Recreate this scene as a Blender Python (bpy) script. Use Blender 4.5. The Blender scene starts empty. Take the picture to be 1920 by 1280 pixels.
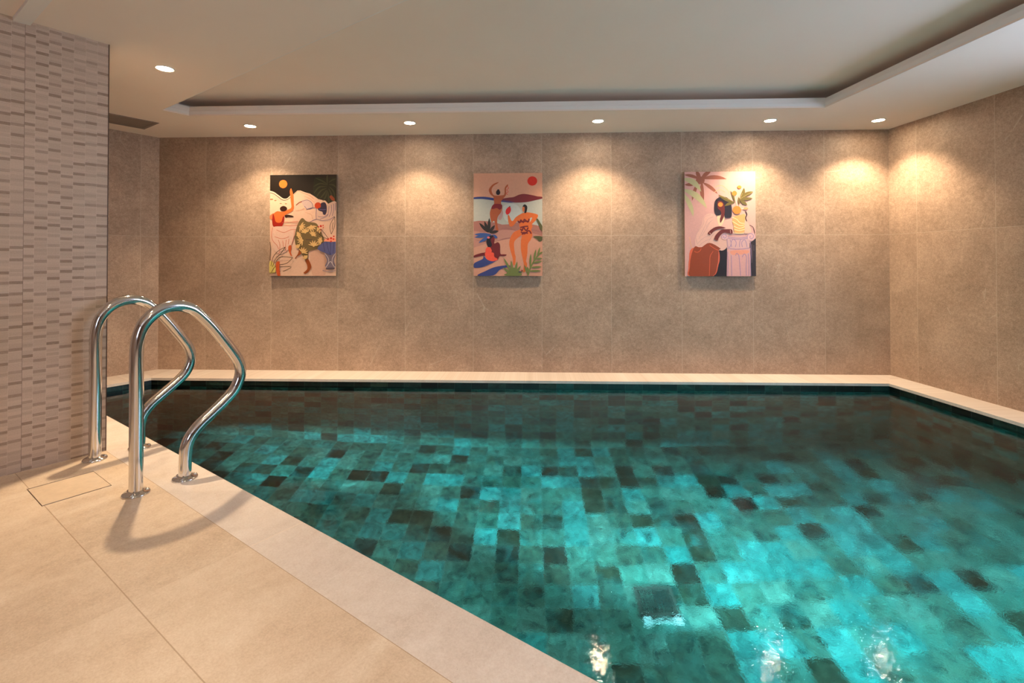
import bpy, bmesh, math, random
from mathutils import Vector, Matrix
random.seed(7)
C = bpy.context.scene.collection
S = bpy.context.scene

# ------------------------------------------------------------------ camera, world, exposure
CAMH = 0.98
cam_d = bpy.data.cameras.new('camera'); cam = bpy.data.objects.new('camera', cam_d); C.objects.link(cam)
cam.location = (0, 0, CAMH)
cam.rotation_euler = (math.radians(90) + 0.011, 0.001, 0)
cam_d.sensor_width = 36.0; cam_d.lens = 36.0 * 920.6 / 1920.0
cam_d.shift_y = -(640.0 - 480.1) / 1920.0
cam_d.clip_start = 0.02
S.camera = cam
S.view_settings.view_transform = 'Standard'; S.view_settings.look = 'None'
S.view_settings.gamma = 1.0; S.view_settings.exposure = 0.0; S.view_settings.use_curve_mapping = False

wd = bpy.data.worlds.new('sky'); S.world = wd; wd.use_nodes = True
wd.node_tree.nodes['Background'].inputs[0].default_value = (0.64, 0.77, 1.0, 1)
wd.node_tree.nodes['Background'].inputs[1].default_value = 8.0

LAMP_W = 74.0
LAMP_COL = (1.0, 0.745, 0.475)
EMIT = 180.0             # the lens of each downlight
WATER_SHINE = 0.8
POOL_K = 0.35; POOL_COL = (0.85, 0.97, 1.0)     # added underwater lamps
DECK_W = 54.0; DECK_CONE = 74

cy = S.cycles
cy.max_bounces = 10; cy.diffuse_bounces = 6; cy.glossy_bounces = 6; cy.transmission_bounces = 8; cy.transparent_max_bounces = 8
cy.caustics_refractive = True; cy.caustics_reflective = True
cy.sample_clamp_indirect = 6.0; cy.blur_glossy = 0.5
cy.use_denoising = True

# ------------------------------------------------------------------ plan of the room (metres)
H = 2.12                                    # height of the lowered ceiling
E0 = Vector((-2.55, 3.118)); TH = -0.62     # near edge of the pool: a point on it and its direction
EU = Vector((math.cos(TH), math.sin(TH))); NU = Vector((math.sin(TH), -math.cos(TH)))   # along the edge, away from the pool
def W(a, b): return E0 + EU * a + NU * b
BL = W(-1.357, -0.723); BR = Vector((3.258, 4.237))
BU = (BR - BL).normalized()                 # along the back wall
RU = Vector((math.sin(0.0588), -math.cos(0.0588)))   # along the right wall, towards the camera
def isect(p, d, q, e):
    m = d.x * -e.y + e.x * d.y
    t = ((q.x - p.x) * -e.y + e.x * (q.y - p.y)) / m
    return p + d * t
B0 = 0.197                                  # width of the near coping; pier stands at its back
PIER = W(0.677, B0)
FL = W(0.677, 2.9); FR = isect(W(0, 2.9), EU, BR, RU)
LW = W(-1.357, B0)
ROOM = [BL, LW, PIER, FL, FR, BR]           # counter-clockwise seen from above
pA = W(-1.02, 0); pB = Vector((-3.045, 4.165)); pC = Vector((3.02, 3.945)); pD = isect(pC, RU, E0, EU)
pB = isect(pA, NU, pC, (pC - pB).normalized())
POOL = [pB, pA, pD, pC]
WZ, FZ = -0.059, -1.39                      # water level, pool floor

# ------------------------------------------------------------------ helpers
def link(o, parent=None):
    C.objects.link(o)
    if parent is not None: o.parent = parent
    return o
def obj(name, bm, mats, parent=None, smooth=False, bevel=0, loc=None):
    me = bpy.data.meshes.new(name)
    if smooth:
        for f in bm.faces: f.smooth = True
    bm.to_mesh(me); bm.free()
    for m in (mats if isinstance(mats, (list, tuple)) else [mats]): me.materials.append(m)
    o = bpy.data.objects.new(name, me)
    if loc is not None: o.location = loc
    link(o, parent)
    if bevel:
        b = o.modifiers.new('bevel', 'BEVEL'); b.width = bevel; b.segments = 3; b.limit_method = 'ANGLE'
    return o
def struct(o, label=None):
    o['kind'] = 'structure'
    if label: o['label'] = label
    return o
def thing(name, label, cat, loc=(0, 0, 0), rz=0, group=None):
    o = bpy.data.objects.new(name, None); link(o); o.empty_display_size = 0.1
    o.location = loc; o.rotation_euler = (0, 0, rz); o['label'] = label; o['category'] = cat
    if group: o['group'] = group
    return o
def poly(bm, pts, uvf=None, mi=0):
    vs = [bm.verts.new(p) for p in pts]
    f = bm.faces.new(vs); f.material_index = mi
    if uvf:
        uv = bm.loops.layers.uv.verify()
        for l in f.loops: l[uv].uv = uvf(l.vert.co)
    return f
def prism(bm, pts, z0, z1, uvf=None, mi=0):
    n = len(pts)
    poly(bm, [(p[0], p[1], z1) for p in pts], uvf, mi)
    poly(bm, [(p[0], p[1], z0) for p in reversed(pts)], uvf, mi)
    for i in range(n):
        p, q = pts[i], pts[(i + 1) % n]
        poly(bm, [(p[0], p[1], z0), (q[0], q[1], z0), (q[0], q[1], z1), (p[0], p[1], z1)], uvf, mi)
def box(bm, x0, x1, y0, y1, z0, z1, mi=0): prism(bm, [(x0, y0), (x1, y0), (x1, y1), (x0, y1)], z0, z1, None, mi)
def uv_wall(org, d): return lambda co: ((co.x - org.x) * d.x + (co.y - org.y) * d.y, co.z)
def uv_ab(co): v = Vector((co.x, co.y)) - E0; return (v.dot(EU), v.dot(NU))

# ------------------------------------------------------------------ node helpers
def srgb(r, g, b):
    f = lambda c: (c / 255.0 / 12.92) if c <= 10 else ((c / 255.0 + 0.055) / 1.055) ** 2.4
    return (f(r), f(g), f(b), 1)
class NT:
    def __init__(s, name):
        s.m = bpy.data.materials.new(name); s.m.use_nodes = True; s.t = s.m.node_tree
        s.b = s.t.nodes['Principled BSDF']
    def n(s, typ, **kw):
        nd = s.t.nodes.new(typ)
        for k, v in kw.items():
            if k[0] == 'i' and k[1:].isdigit():
                if hasattr(v, 'links') or hasattr(v, 'is_output'): s.t.links.new(v, nd.inputs[int(k[1:])])
                else: nd.inputs[int(k[1:])].default_value = v
            else: setattr(nd, k, v)
        return nd
    def math(s, op, a, b=None, c=None, clamp=False):
        nd = s.t.nodes.new('ShaderNodeMath'); nd.operation = op; nd.use_clamp = clamp
        for i, v in enumerate((a, b, c)):
            if v is None: continue
            if isinstance(v, (int, float)): nd.inputs[i].default_value = v
            else: s.t.links.new(v, nd.inputs[i])
        return nd.outputs[0]
    def link(s, a, b): s.t.links.new(a, b)
    def uv(s):
        u = s.t.nodes.new('ShaderNodeUVMap'); x = s.t.nodes.new('ShaderNodeSeparateXYZ'); s.link(u.outputs[0], x.inputs[0])
        return u.outputs[0], x.outputs[0], x.outputs[1]
    def comb(s, x, y, z=0.0):
        nd = s.t.nodes.new('ShaderNodeCombineXYZ')
        for i, v in enumerate((x, y, z)):
            if isinstance(v, (int, float)): nd.inputs[i].default_value = v
            else: s.link(v, nd.inputs[i])
        return nd.outputs[0]
    def noise(s, vec, scale, detail=4, rough=0.6, dist=0.0):
        nd = s.t.nodes.new('ShaderNodeTexNoise'); s.link(vec, nd.inputs['Vector'])
        nd.inputs['Scale'].default_value = scale; nd.inputs['Detail'].default_value = detail
        nd.inputs['Roughness'].default_value = rough; nd.inputs['Distortion'].default_value = dist
        return nd.outputs[0]
    def white(s, vec):
        nd = s.t.nodes.new('ShaderNodeTexWhiteNoise'); nd.noise_dimensions = '3D'; s.link(vec, nd.inputs['Vector'])
        return nd.outputs[0]
    def ramp(s, fac, stops, interp='LINEAR'):
        nd = s.t.nodes.new('ShaderNodeValToRGB'); s.link(fac, nd.inputs[0]); cr = nd.color_ramp; cr.interpolation = interp
        while len(cr.elements) < len(stops): cr.elements.new(0.5)
        for e, (p, c) in zip(cr.elements, stops): e.position = p; e.color = c if len(c) == 4 else (*c, 1)
        return nd.outputs[0]
    def mix(s, fac, a, b, typ='MIX'):
        nd = s.t.nodes.new('ShaderNodeMix'); nd.data_type = 'RGBA'; nd.blend_type = typ
        for sock, v in ((nd.inputs[0], fac), (nd.inputs[6], a), (nd.inputs[7], b)):
            if isinstance(v, (int, float)): sock.default_value = v
            elif isinstance(v, tuple): sock.default_value = v
            else: s.link(v, sock)
        return nd.outputs[2]
    def bump(s, h, strength, dist):
        nd = s.t.nodes.new('ShaderNodeBump'); nd.inputs['Strength'].default_value = strength; nd.inputs['Distance'].default_value = dist
        s.link(h, nd.inputs['Height']); s.link(nd.outputs[0], s.b.inputs['Normal']); return nd
    def grey(s, v):   # float -> colour factor
        return s.comb(v, v, v)
def joint(nt, x, pitch, phase, w):      # 1 on a joint line
    t = nt.math('FRACT', nt.math('DIVIDE', nt.math('SUBTRACT', x, phase), pitch))
    d = nt.math('SUBTRACT', 0.5, nt.math('ABSOLUTE', nt.math('SUBTRACT', t, 0.5)))
    return nt.math('LESS_THAN', nt.math('MULTIPLY', d, pitch), w)
def cell(nt, x, pitch, phase): return nt.math('FLOOR', nt.math('DIVIDE', nt.math('SUBTRACT', x, phase), pitch))

def mat_wall_tile():
    nt = NT('porcelain_wall_tile'); uv, u, v = nt.uv()
    j = nt.math('MAXIMUM', joint(nt, u, 0.6125, 0.44, 0.0012), joint(nt, v, 1.21, 0.0, 0.0012))
    rnd = nt.white(nt.comb(cell(nt, u, 0.6125, 0.44), cell(nt, v, 1.21, 0.0), 3.0))
    off = nt.n('ShaderNodeVectorMath', operation='MULTIPLY_ADD'); nt.link(nt.grey(rnd), off.inputs[0]); off.inputs[1].default_value = (9, 5, 3); nt.link(uv, off.inputs[2])
    vec = off.outputs[0]
    big = nt.noise(vec, 3.4, 6, 0.62, 0.4); fine = nt.noise(vec, 130, 3, 0.7); med = nt.noise(vec, 40, 5, 0.75)
    sum_ = nt.math('ADD', nt.math('MULTIPLY', big, 0.30), nt.math('ADD', nt.math('MULTIPLY', fine, 0.42), nt.math('MULTIPLY', med, 0.34)))
    col = nt.ramp(sum_, [(0.34, srgb(124, 105, 91)), (0.52, srgb(171, 147, 129)), (0.70, srgb(206, 181, 161))])
    tone = nt.math('ADD', 0.95, nt.math('MULTIPLY', rnd, 0.08))
    col = nt.mix(1.0, col, nt.grey(tone), 'MULTIPLY')
    # short pale scratches, like fossil marks
    vo = nt.n('ShaderNodeTexVoronoi', feature='DISTANCE_TO_EDGE'); wv = nt.n('ShaderNodeVectorMath', operation='MULTIPLY'); nt.link(vec, wv.inputs[0]); wv.inputs[1].default_value = (3.1, 1.7, 1)
    nt.link(wv.outputs[0], vo.inputs['Vector']); vo.inputs['Scale'].default_value = 1.0
    scr = nt.math('MULTIPLY', nt.math('LESS_THAN', vo.outputs[0], 0.006), nt.math('GREATER_THAN', nt.noise(vec, 3.7, 2), 0.62))
    col = nt.mix(nt.math('MULTIPLY', scr, 0.22), col, srgb(225, 212, 198))
    col = nt.mix(nt.math('MULTIPLY', j, 0.75), col, srgb(206, 192, 176))
    nt.link(col, nt.b.inputs['Base Color']); nt.b.inputs['Roughness'].default_value = 0.5
    nt.b.inputs['Specular IOR Level'].default_value = 0.35
    nt.bump(nt.math('SUBTRACT', nt.math('MULTIPLY', fine, 0.25), j), 0.25, 0.002)
    return nt.m

def mat_floor(coping=False):
    nt = NT('limestone_coping' if coping else 'limestone_floor_tile'); uv, u, v = nt.uv()
    if coping:
        ju = joint(nt, u, 1.2, 2.163, 0.0028); j = ju
        rnd = nt.white(nt.comb(cell(nt, u, 1.2, 2.163), 1.0, 5.0))
    else:
        ju = joint(nt, u, 0.6, 2.16, 0.0011)
        near = nt.math('LESS_THAN', nt.math('ABSOLUTE', nt.math('SUBTRACT', v, 0.533)), 0.0016)
        far = nt.math('LESS_THAN', nt.math('ABSOLUTE', nt.math('SUBTRACT', v, 1.133)), 0.0016)
        far2 = nt.math('LESS_THAN', nt.math('ABSOLUTE', nt.math('SUBTRACT', v, 1.733)), 0.0016)
        edge = nt.math('LESS_THAN', nt.math('ABSOLUTE', nt.math('SUBTRACT', v, B0)), 0.0022)
        jv = nt.math('MAXIMUM', nt.math('MAXIMUM', near, far), nt.math('MAXIMUM', far2, edge))
        ju = joint(nt, u, 1.2, 2.16, 0.0010)
        j = nt.math('MAXIMUM', jv, nt.math('MULTIPLY', ju, 0.22))
        rnd = nt.white(nt.comb(cell(nt, u, 1.2, 2.16), cell(nt, nt.math('MAXIMUM', v, 0.0), 0.6, 0.533), 5.0))
    off = nt.n('ShaderNodeVectorMath', operation='MULTIPLY_ADD'); nt.link(nt.grey(rnd), off.inputs[0]); off.inputs[1].default_value = (7, 4, 2); nt.link(uv, off.inputs[2])
    st = nt.n('ShaderNodeVectorMath', operation='MULTIPLY'); nt.link(off.outputs[0], st.inputs[0]); st.inputs[1].default_value = (2.6, 0.8, 1)
    big = nt.noise(st.outputs[0], 1.6, 7, 0.6, 0.8); fine = nt.noise(off.outputs[0], 150, 3, 0.75); med = nt.noise(off.outputs[0], 22, 5, 0.7)
    sum_ = nt.math('ADD', nt.math('MULTIPLY', big, 0.45), nt.math('ADD', nt.math('MULTIPLY', fine, 0.36), nt.math('MULTIPLY', med, 0.24)))
    if coping: stops = [(0.35, srgb(202, 187, 175)), (0.5, srgb(221, 208, 198)), (0.67, srgb(236, 226, 218))]
    else: stops = [(0.34, srgb(190, 166, 141)), (0.5, srgb(217, 195, 171)), (0.68, srgb(236, 219, 199))]
    col = nt.ramp(sum_, stops)
    # pits: tiny darker and lighter flecks
    pit = nt.math('GREATER_THAN', nt.noise(off.outputs[0], 60, 2, 0.5), 0.74)
    col = nt.mix(nt.math('MULTIPLY', pit, 0.4), col, srgb(236, 222, 204))
    dk = nt.math('GREATER_THAN', nt.noise(off.outputs[0], 43, 3, 0.7, 1.0), 0.73)
    col = nt.mix(nt.math('MULTIPLY', dk, 0.3), col, srgb(170, 146, 120))
    col = nt.mix(nt.math('MULTIPLY', j, 0.6), col, srgb(160, 126, 90) if not coping else srgb(240, 225, 210))
    nt.link(col, nt.b.inputs['Base Color']); nt.b.inputs['Roughness'].default_value = 0.42
    nt.b.inputs['Specular IOR Level'].default_value = 0.4
    nt.bump(nt.math('SUBTRACT', nt.math('MULTIPLY', fine, 0.3), j), 0.3, 0.0015)
    return nt.m

def mat_mosaic():
    nt = NT('stacked_strip_mosaic_tile'); uv, u, v = nt.uv()
    CW = 0.0465
    # one panel is 0.31 wide; count columns inside the panel
    pan = cell(nt, u, 0.3155, 0.0); uu = nt.math('SUBTRACT', u, nt.math('MULTIPLY', pan, 0.3155))
    col_i = nt.math('FLOOR', nt.math('DIVIDE', uu, CW))
    key = nt.math('ADD', nt.math('MULTIPLY', pan, 17.0), col_i)
    r1 = nt.white(nt.comb(key, 0.5, 0.0))
    shift = nt.math('MULTIPLY', r1, 0.024)
    PH = 0.0525
    vv = nt.math('DIVIDE', nt.math('ADD', v, shift), PH)
    row = nt.math('FLOOR', vv); fr = nt.math('FRACT', vv)
    r2 = nt.white(nt.comb(key, row, 2.0)); r3 = nt.white(nt.comb(key, row, 9.0))
    a0 = nt.math('MULTIPLY', r3, 0.18)
    thin = nt.math('MULTIPLY', nt.math('GREATER_THAN', fr, a0), nt.math('LESS_THAN', fr, nt.math('ADD', a0, 0.26)))
    strength = nt.math('MULTIPLY', thin, nt.ramp(r2, [(0.0, (0.15,) * 3), (0.35, (0.55,) * 3), (1.0, (1.0,) * 3)]))
    sub = nt.math('FLOOR', nt.math('MULTIPLY', vv, 4.0))
    r4 = nt.white(nt.comb(key, sub, 4.0))
    grain = nt.noise(uv, 190, 5, 0.85); st = nt.n('ShaderNodeVectorMath', operation='MULTIPLY'); nt.link(uv, st.inputs[0]); st.inputs[1].default_value = (40, 260, 1)
    streak = nt.noise(st.outputs[0], 1.0, 3, 0.6)
    base = nt.ramp(nt.math('ADD', nt.math('MULTIPLY', grain, 0.8), nt.math('MULTIPLY', r4, 0.25)), [(0.25, srgb(184, 162, 144)), (0.8, srgb(214, 192, 173))])
    dark = nt.ramp(nt.math('ADD', nt.math('MULTIPLY', grain, 0.5), nt.math('MULTIPLY', streak, 0.5)), [(0.35, srgb(136, 112, 94)), (0.65, srgb(170, 146, 127))])
    c = nt.mix(strength, base, dark)
    jv = nt.math('LESS_THAN', nt.math('MULTIPLY', nt.math('FRACT', nt.math('DIVIDE', uu, CW)), CW), 0.0009)
    seam = nt.math('LESS_THAN', uu, 0.0018)
    jh = nt.math('LESS_THAN', nt.math('FRACT', nt.math('MULTIPLY', vv, 4.0)), 0.10)
    c = nt.mix(nt.math('MULTIPLY', jv, 0.45), c, srgb(232, 216, 202))
    c = nt.mix(nt.math('MULTIPLY', nt.math('MULTIPLY', jh, r2), 0.25), c, srgb(172, 150, 134))
    c = nt.mix(nt.math('MULTIPLY', seam, 0.75), c, srgb(120, 98, 84))
    nt.link(c, nt.b.inputs['Base Color']); nt.b.inputs['Roughness'].default_value = 0.45
    hgt = nt.math('SUBTRACT', nt.math('ADD', nt.math('MULTIPLY', r4, 0.5), nt.math('MULTIPLY', strength, -0.6)), nt.math('ADD', nt.math('MULTIPLY', jh, 0.4), seam))
    nt.bump(hgt, 0.35, 0.002)
    return nt.m

def mat_pool_tile(shaded=False):
    nt = NT('dark_water_edge_shade_tile' if shaded else 'green_glazed_pool_tile'); uv, u, v = nt.uv()
    P = 0.1405
    j = nt.math('MAXIMUM', joint(nt, u, P, 0.05, 0.0016), joint(nt, v, P, 0.02, 0.0016))
    k = nt.comb(cell(nt, u, P, 0.05), cell(nt, v, P, 0.02), 1.0)
    r1 = nt.white(k)
    k2 = nt.comb(cell(nt, u, P, 0.05), cell(nt, v, P, 0.02), 8.0); r2 = nt.white(k2)
    off = nt.n('ShaderNodeVectorMath', operation='MULTIPLY_ADD'); nt.link(nt.grey(r1), off.inputs[0]); off.inputs[1].default_value = (11, 7, 3); nt.link(uv, off.inputs[2])
    base = nt.ramp(r1, [(0.0, srgb(52, 44, 32)), (0.09, srgb(56, 66, 50)), (0.22, srgb(72, 98, 82)), (0.44, srgb(78, 120, 104)), (0.64, srgb(98, 134, 118)), (0.80, srgb(60, 136, 128)), (0.92, srgb(78, 156, 148))], 'CONSTANT')
    mot = nt.noise(off.outputs[0], 13, 7, 0.68, 1.2); blot = nt.noise(off.outputs[0], 4.5, 3, 0.5, 1.5)
    lighter = nt.ramp(blot, [(0.42, (0, 0, 0)), (0.66, (1, 1, 1))])
    c = nt.mix(nt.math('MULTIPLY', nt.math('MULTIPLY', lighter, 0.45), r2), base, srgb(36, 150, 146))
    shade = nt.ramp(mot, [(0.33, (0.18,) * 3), (0.5, (0.78,) * 3), (0.66, (1.4,) * 3)])
    c = nt.mix(1.0, c, shade, 'MULTIPLY')
    if shaded: c = nt.mix(1.0, c, nt.ramp(nt.white(nt.comb(cell(nt, u, P, 0.05), 3.0, 6.0)), [(0.0, (0.03,) * 3), (0.45, (0.10,) * 3), (1.0, (0.34,) * 3)]), 'MULTIPLY')  # same tile, with the shade under the coping put into its colour
    fine = nt.noise(off.outputs[0], 90, 3, 0.7)
    c = nt.mix(1.0, c, nt.grey(nt.math('ADD', 0.75, nt.math('MULTIPLY', fine, 0.5))), 'MULTIPLY')
    c = nt.mix(nt.math('MULTIPLY', j, 0.75), c, srgb(96, 132, 120) if not shaded else srgb(70, 84, 78))
    nt.link(c, nt.b.inputs['Base Color']); nt.b.inputs['Roughness'].default_value = 0.35
    nt.bump(nt.math('SUBTRACT', nt.math('MULTIPLY', mot, 0.6), j), 0.3, 0.003)
    return nt.m

def mat_plain(name, c, rough=0.5, metal=0.0, spec=0.5, noise=None):
    nt = NT(name); nt.b.inputs['Roughness'].default_value = rough; nt.b.inputs['Metallic'].default_value = metal
    nt.b.inputs['Specular IOR Level'].default_value = spec
    if noise:
        tc = nt.n('ShaderNodeTexCoord'); n = nt.noise(tc.outputs['Object'], noise[0], 4, 0.6)
        lo = tuple(x * (1 - noise[1]) for x in c[:3]) + (1,); hi = tuple(min(1, x * (1 + noise[1])) for x in c[:3]) + (1,)
        nt.link(nt.ramp(n, [(0.3, lo), (0.7, hi)]), nt.b.inputs['Base Color'])
    else: nt.b.inputs['Base Color'].default_value = c
    return nt.m

def mat_water():
    nt = NT('pool_water_surface'); t = nt.t
    t.nodes.remove(nt.b)
    g = t.nodes.new('ShaderNodeBsdfRefraction'); g.inputs['IOR'].default_value = 1.333; g.inputs['Roughness'].default_value = 0.0
    gl = t.nodes.new('ShaderNodeBsdfAnisotropic'); gl.inputs['Roughness'].default_value = 0.0
    fr = t.nodes.new('ShaderNodeFresnel'); fr.inputs['IOR'].default_value = 1.333
    ms = t.nodes.new('ShaderNodeMixShader'); nt.link(nt.math('MULTIPLY', fr.outputs[0], WATER_SHINE), ms.inputs[0])
    nt.link(g.outputs[0], ms.inputs[1]); nt.link(gl.outputs[0], ms.inputs[2])
    tc = t.nodes.new('ShaderNodeTexCoord')
    sep = t.nodes.new('ShaderNodeSeparateXYZ'); nt.link(tc.outputs['Object'], sep.inputs[0])
    n1 = nt.noise(tc.outputs['Object'], 3.0, 2, 0.5, 0.5); n2 = nt.noise(tc.outputs['Object'], 48, 3, 0.6, 1.5)
    # livelier water towards the inlet side on the right
    mr = t.nodes.new('ShaderNodeMapRange'); nt.link(sep.outputs[0], mr.inputs[0]); mr.inputs[1].default_value = -0.8; mr.inputs[2].default_value = 2.2; mr.inputs[3].default_value = 0.22; mr.inputs[4].default_value = 1.0
    hh = nt.math('MULTIPLY', nt.math('ADD', nt.math('MULTIPLY', n1, 1.5), nt.math('MULTIPLY', n2, 0.12)), mr.outputs[0])
    bp = t.nodes.new('ShaderNodeBump'); bp.inputs['Strength'].default_value = 1.0; bp.inputs['Distance'].default_value = 0.004
    nt.link(hh, bp.inputs['Height']); 
    for nd in (g, gl, fr): nt.link(bp.outputs[0], nd.inputs['Normal'])
    out = t.nodes['Material Output']; nt.link(ms.outputs[0], out.inputs['Surface'])
    va = t.nodes.new('ShaderNodeVolumeAbsorption'); va.inputs['Color'].default_value = (0.18, 0.86, 0.92, 1); va.inputs['Density'].default_value = 0.45
    nt.link(va.outputs[0], out.inputs['Volume'])
    return nt.m

M = dict(
    wall=mat_wall_tile(), floor=mat_floor(), coping=mat_floor(True), mosaic=mat_mosaic(), pool=mat_pool_tile(), shade_band=mat_pool_tile(True), water=mat_water(),
    ceil=mat_plain('ceiling_paint', srgb(246, 233, 222), 0.85, spec=0.2, noise=(1.5, 0.015)),
    mould=mat_plain('moulding_white_paint', srgb(240, 236, 232), 0.6, spec=0.3, noise=(4, 0.01)),
    steel=mat_plain('polished_stainless_steel', (0.72, 0.71, 0.70, 1), 0.10, 1.0, noise=(9, 0.03)),
    bolt=mat_plain('bolt_steel', (0.66, 0.64, 0.62, 1), 0.2, 1.0, noise=(60, 0.05)),
    dark=mat_plain('dark_gap', srgb(40, 30, 24), 0.8, noise=(20, 0.1)),
    edge=mat_plain('dark_bronze_profile', srgb(92, 70, 58), 0.4, 0.6, noise=(12, 0.05)),
    vent=mat_plain('grey_brown_metal', srgb(140, 128, 120), 0.5, 0.3, noise=(12, 0.05)),
    ring=mat_plain('lamp_ring_white', srgb(235, 225, 210), 0.4, noise=(12, 0.02)),
    board=mat_plain('print_board_edge', srgb(120, 98, 84), 0.5, noise=(12, 0.04)),
    frame=mat_plain('added_window_frame_white', srgb(230, 230, 228), 0.4, noise=(12, 0.02)),
    white=mat_plain('rim_glint_white', srgb(240, 245, 240), 0.2, noise=(40, 0.02)),
)

# ------------------------------------------------------------------ walls
TK = 0.12
def wall(name, p, q, mat, z0=0.0, z1=2.45, org=None, d=None, hole=None):
    d = d or (q - p).normalized(); org = org or p
    out = Vector((d.y, -d.x))
    mid = (p + q) / 2; cen = Vector((0.5, 2.0))
    if (mid - cen).dot(out) < 0: out = -out
    bm = bmesh.new(); f = uv_wall(org, d)
    def seg(s0, s1, a, b):
        P, Q = p + d * s0, p + d * s1
        prism(bm, [P, Q, Q + out * TK, P + out * TK], a, b, f)
    L = (q - p).length
    if hole:
        s0, s1, a, b = hole
        seg(0, s0, z0, z1); seg(s1, L, z0, z1); seg(s0, s1, z0, a); seg(s0, s1, b, z1)
    else: seg(0, L, z0, z1)
    bmesh.ops.recalc_face_normals(bm, faces=bm.faces)
    return struct(obj(name, bm, mat))
def push(p, d, e=TK): return p + d * e
wall('wall_back', BL - BU * TK, BR + BU * TK, M['wall'], org=BL, d=BU)
wt0, wt1 = 1.9, 3.5; wz0, wz1 = 0.55, 2.02
wall('wall_right', BR, FR + RU * TK, M['wall'], org=BR - RU * 0.17, d=RU, hole=(wt0, wt1, wz0, wz1))
wall('wall_left', BL, LW, M['wall'], org=BL - NU * 0.3, d=NU)
FW = (3.0, 4.2, 0.95, 2.0)
wall('wall_front', FL, FR, M['wall'], org=FL, d=EU, hole=FW)
# pier clad in strip mosaic (its long face looks to the pool deck)
bm = bmesh.new()
prism(bm, [PIER, FL, W(0.677 - 0.25, 2.9), W(-1.357 - 0.12, 2.9), W(-1.357 - 0.12, B0), W(-1.357, B0)], 0, 2.45, uv_wall(PIER, NU))
bmesh.ops.recalc_face_normals(bm, faces=bm.faces)
struct(obj('wall_side', bm, M['mosaic']))
bm = bmesh.new()
prism(bm, [W(0.677 - 0.003, B0 - 0.002), W(0.677 + 0.0012, B0 - 0.002), W(0.677 + 0.0012, B0 + 0.002), W(0.677 - 0.003, B0 + 0.002)], 0, H)
bmesh.ops.recalc_face_normals(bm, faces=bm.faces)
struct(obj('trim_5', bm, M['edge']), 'thin dark metal corner profile on the edge of the mosaic pier')

# windows added out of view in the right and front walls for cool daylight
Rout = Vector((-RU.y, RU.x))
if Rout.x < 0: Rout = -Rout
def window(name, org, d, out, s0, s1, z0, z1):
    bm = bmesh.new(); fw = 0.05
    def pt(s, o): return org + d * s + out * o
    for a in ((s0, s0 + fw, z0, z1), (s1 - fw, s1, z0, z1), (s0, s1, z0, z0 + fw), (s0, s1, z1 - fw, z1), ((s0 + s1) / 2 - .03, (s0 + s1) / 2 + .03, z0, z1)):
        prism(bm, [pt(a[0], .05), pt(a[1], .05), pt(a[1], .10), pt(a[0], .10)], a[2], a[3])
    bmesh.ops.recalc_face_normals(bm, faces=bm.faces)
    struct(obj(name, bm, M['frame']))
    al = bpy.data.lights.new('daylight_portal', 'AREA'); al.shape = 'RECTANGLE'; al.size = s1 - s0; al.size_y = z1 - z0; al.cycles.is_portal = True
    ao = link(bpy.data.objects.new('daylight_portal', al)); c = pt((s0 + s1) / 2, TK + 0.02); ao.location = (c.x, c.y, (z0 + z1) / 2)
    ao.rotation_euler = Vector((-out.x, -out.y, 0)).to_track_quat('-Z', 'Z').to_euler()
window('added_window_1', BR, RU, Rout, wt0, wt1, wz0, wz1)
window('added_window_2', FL, EU, NU, *FW)

# ------------------------------------------------------------------ ceiling
c1 = W(-0.386, -0.41); c2 = Vector((-2.515, 3.816)); c3 = Vector((2.325, 3.630)); c4 = isect(c3, RU, W(0, -0.41), EU)
c2 = isect(c1, NU, c3, BU)
HOLE = [c2, c1, c4, c3]
def ring_faces(bm, outer, inner, z, uvf=None):
    n = len(outer)
    for i in range(n):
        k = (i + 1) % n
        poly(bm, [(*outer[i], z), (*outer[k], z), (*inner[k], z), (*inner[i], z)], uvf)
def expand(P, d):            # offset a convex polygon outwards
    n = len(P); cen = sum(P, Vector((0, 0))) / n; out = []
    L = []
    for i in range(n):
        p, q = P[i], P[(i + 1) % n]; t = (q - p).normalized(); m = Vector((t.y, -t.x))
        if (p - cen).dot(m) < 0: m = -m
        L.append((p + m * d, t))
    for i in range(n):
        out.append(isect(L[i - 1][0], L[i - 1][1], L[i][0], L[i][1]))
    return out
BIG = [Vector((-5.5, 6)), Vector((-5.5, -3.5)), Vector((6, -3.5)), Vector((6, 6))]
# lowered ceiling round the recess (trimmed to the room's outer faces)
OUT4 = [BL - BU * 0.6 + Vector((0, 0.1)), W(-1.45, 3.0), isect(W(0, 3.0), EU, BR + Rout * 0.1, RU), BR + Rout * 0.1 + Vector((0, 0.1))]
bm = bmesh.new()
ring_faces(bm, OUT4, HOLE, H); ring_faces(bm, OUT4, HOLE, H + 0.012)
for i in range(4):
    p, q = HOLE[i], HOLE[(i + 1) % 4]
    poly(bm, [(*p, H), (*q, H), (*q, H + 0.012), (*p, H + 0.012)])
struct(obj('ceiling', bm, M['ceil']), 'lowered plaster ceiling border that carries the downlights')
UP = expand(HOLE, 0.24); ZU = H + 0.15
bm = bmesh.new()
poly(bm, [(*p, ZU) for p in UP])
for i in range(4):
    p, q = UP[i], UP[(i + 1) % 4]
    poly(bm, [(*p, H + 0.012), (*q, H + 0.012), (*q, ZU), (*p, ZU)])
struct(obj('ceiling_recess', bm, M['ceil']), 'raised centre of the ceiling above the cove')
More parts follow.
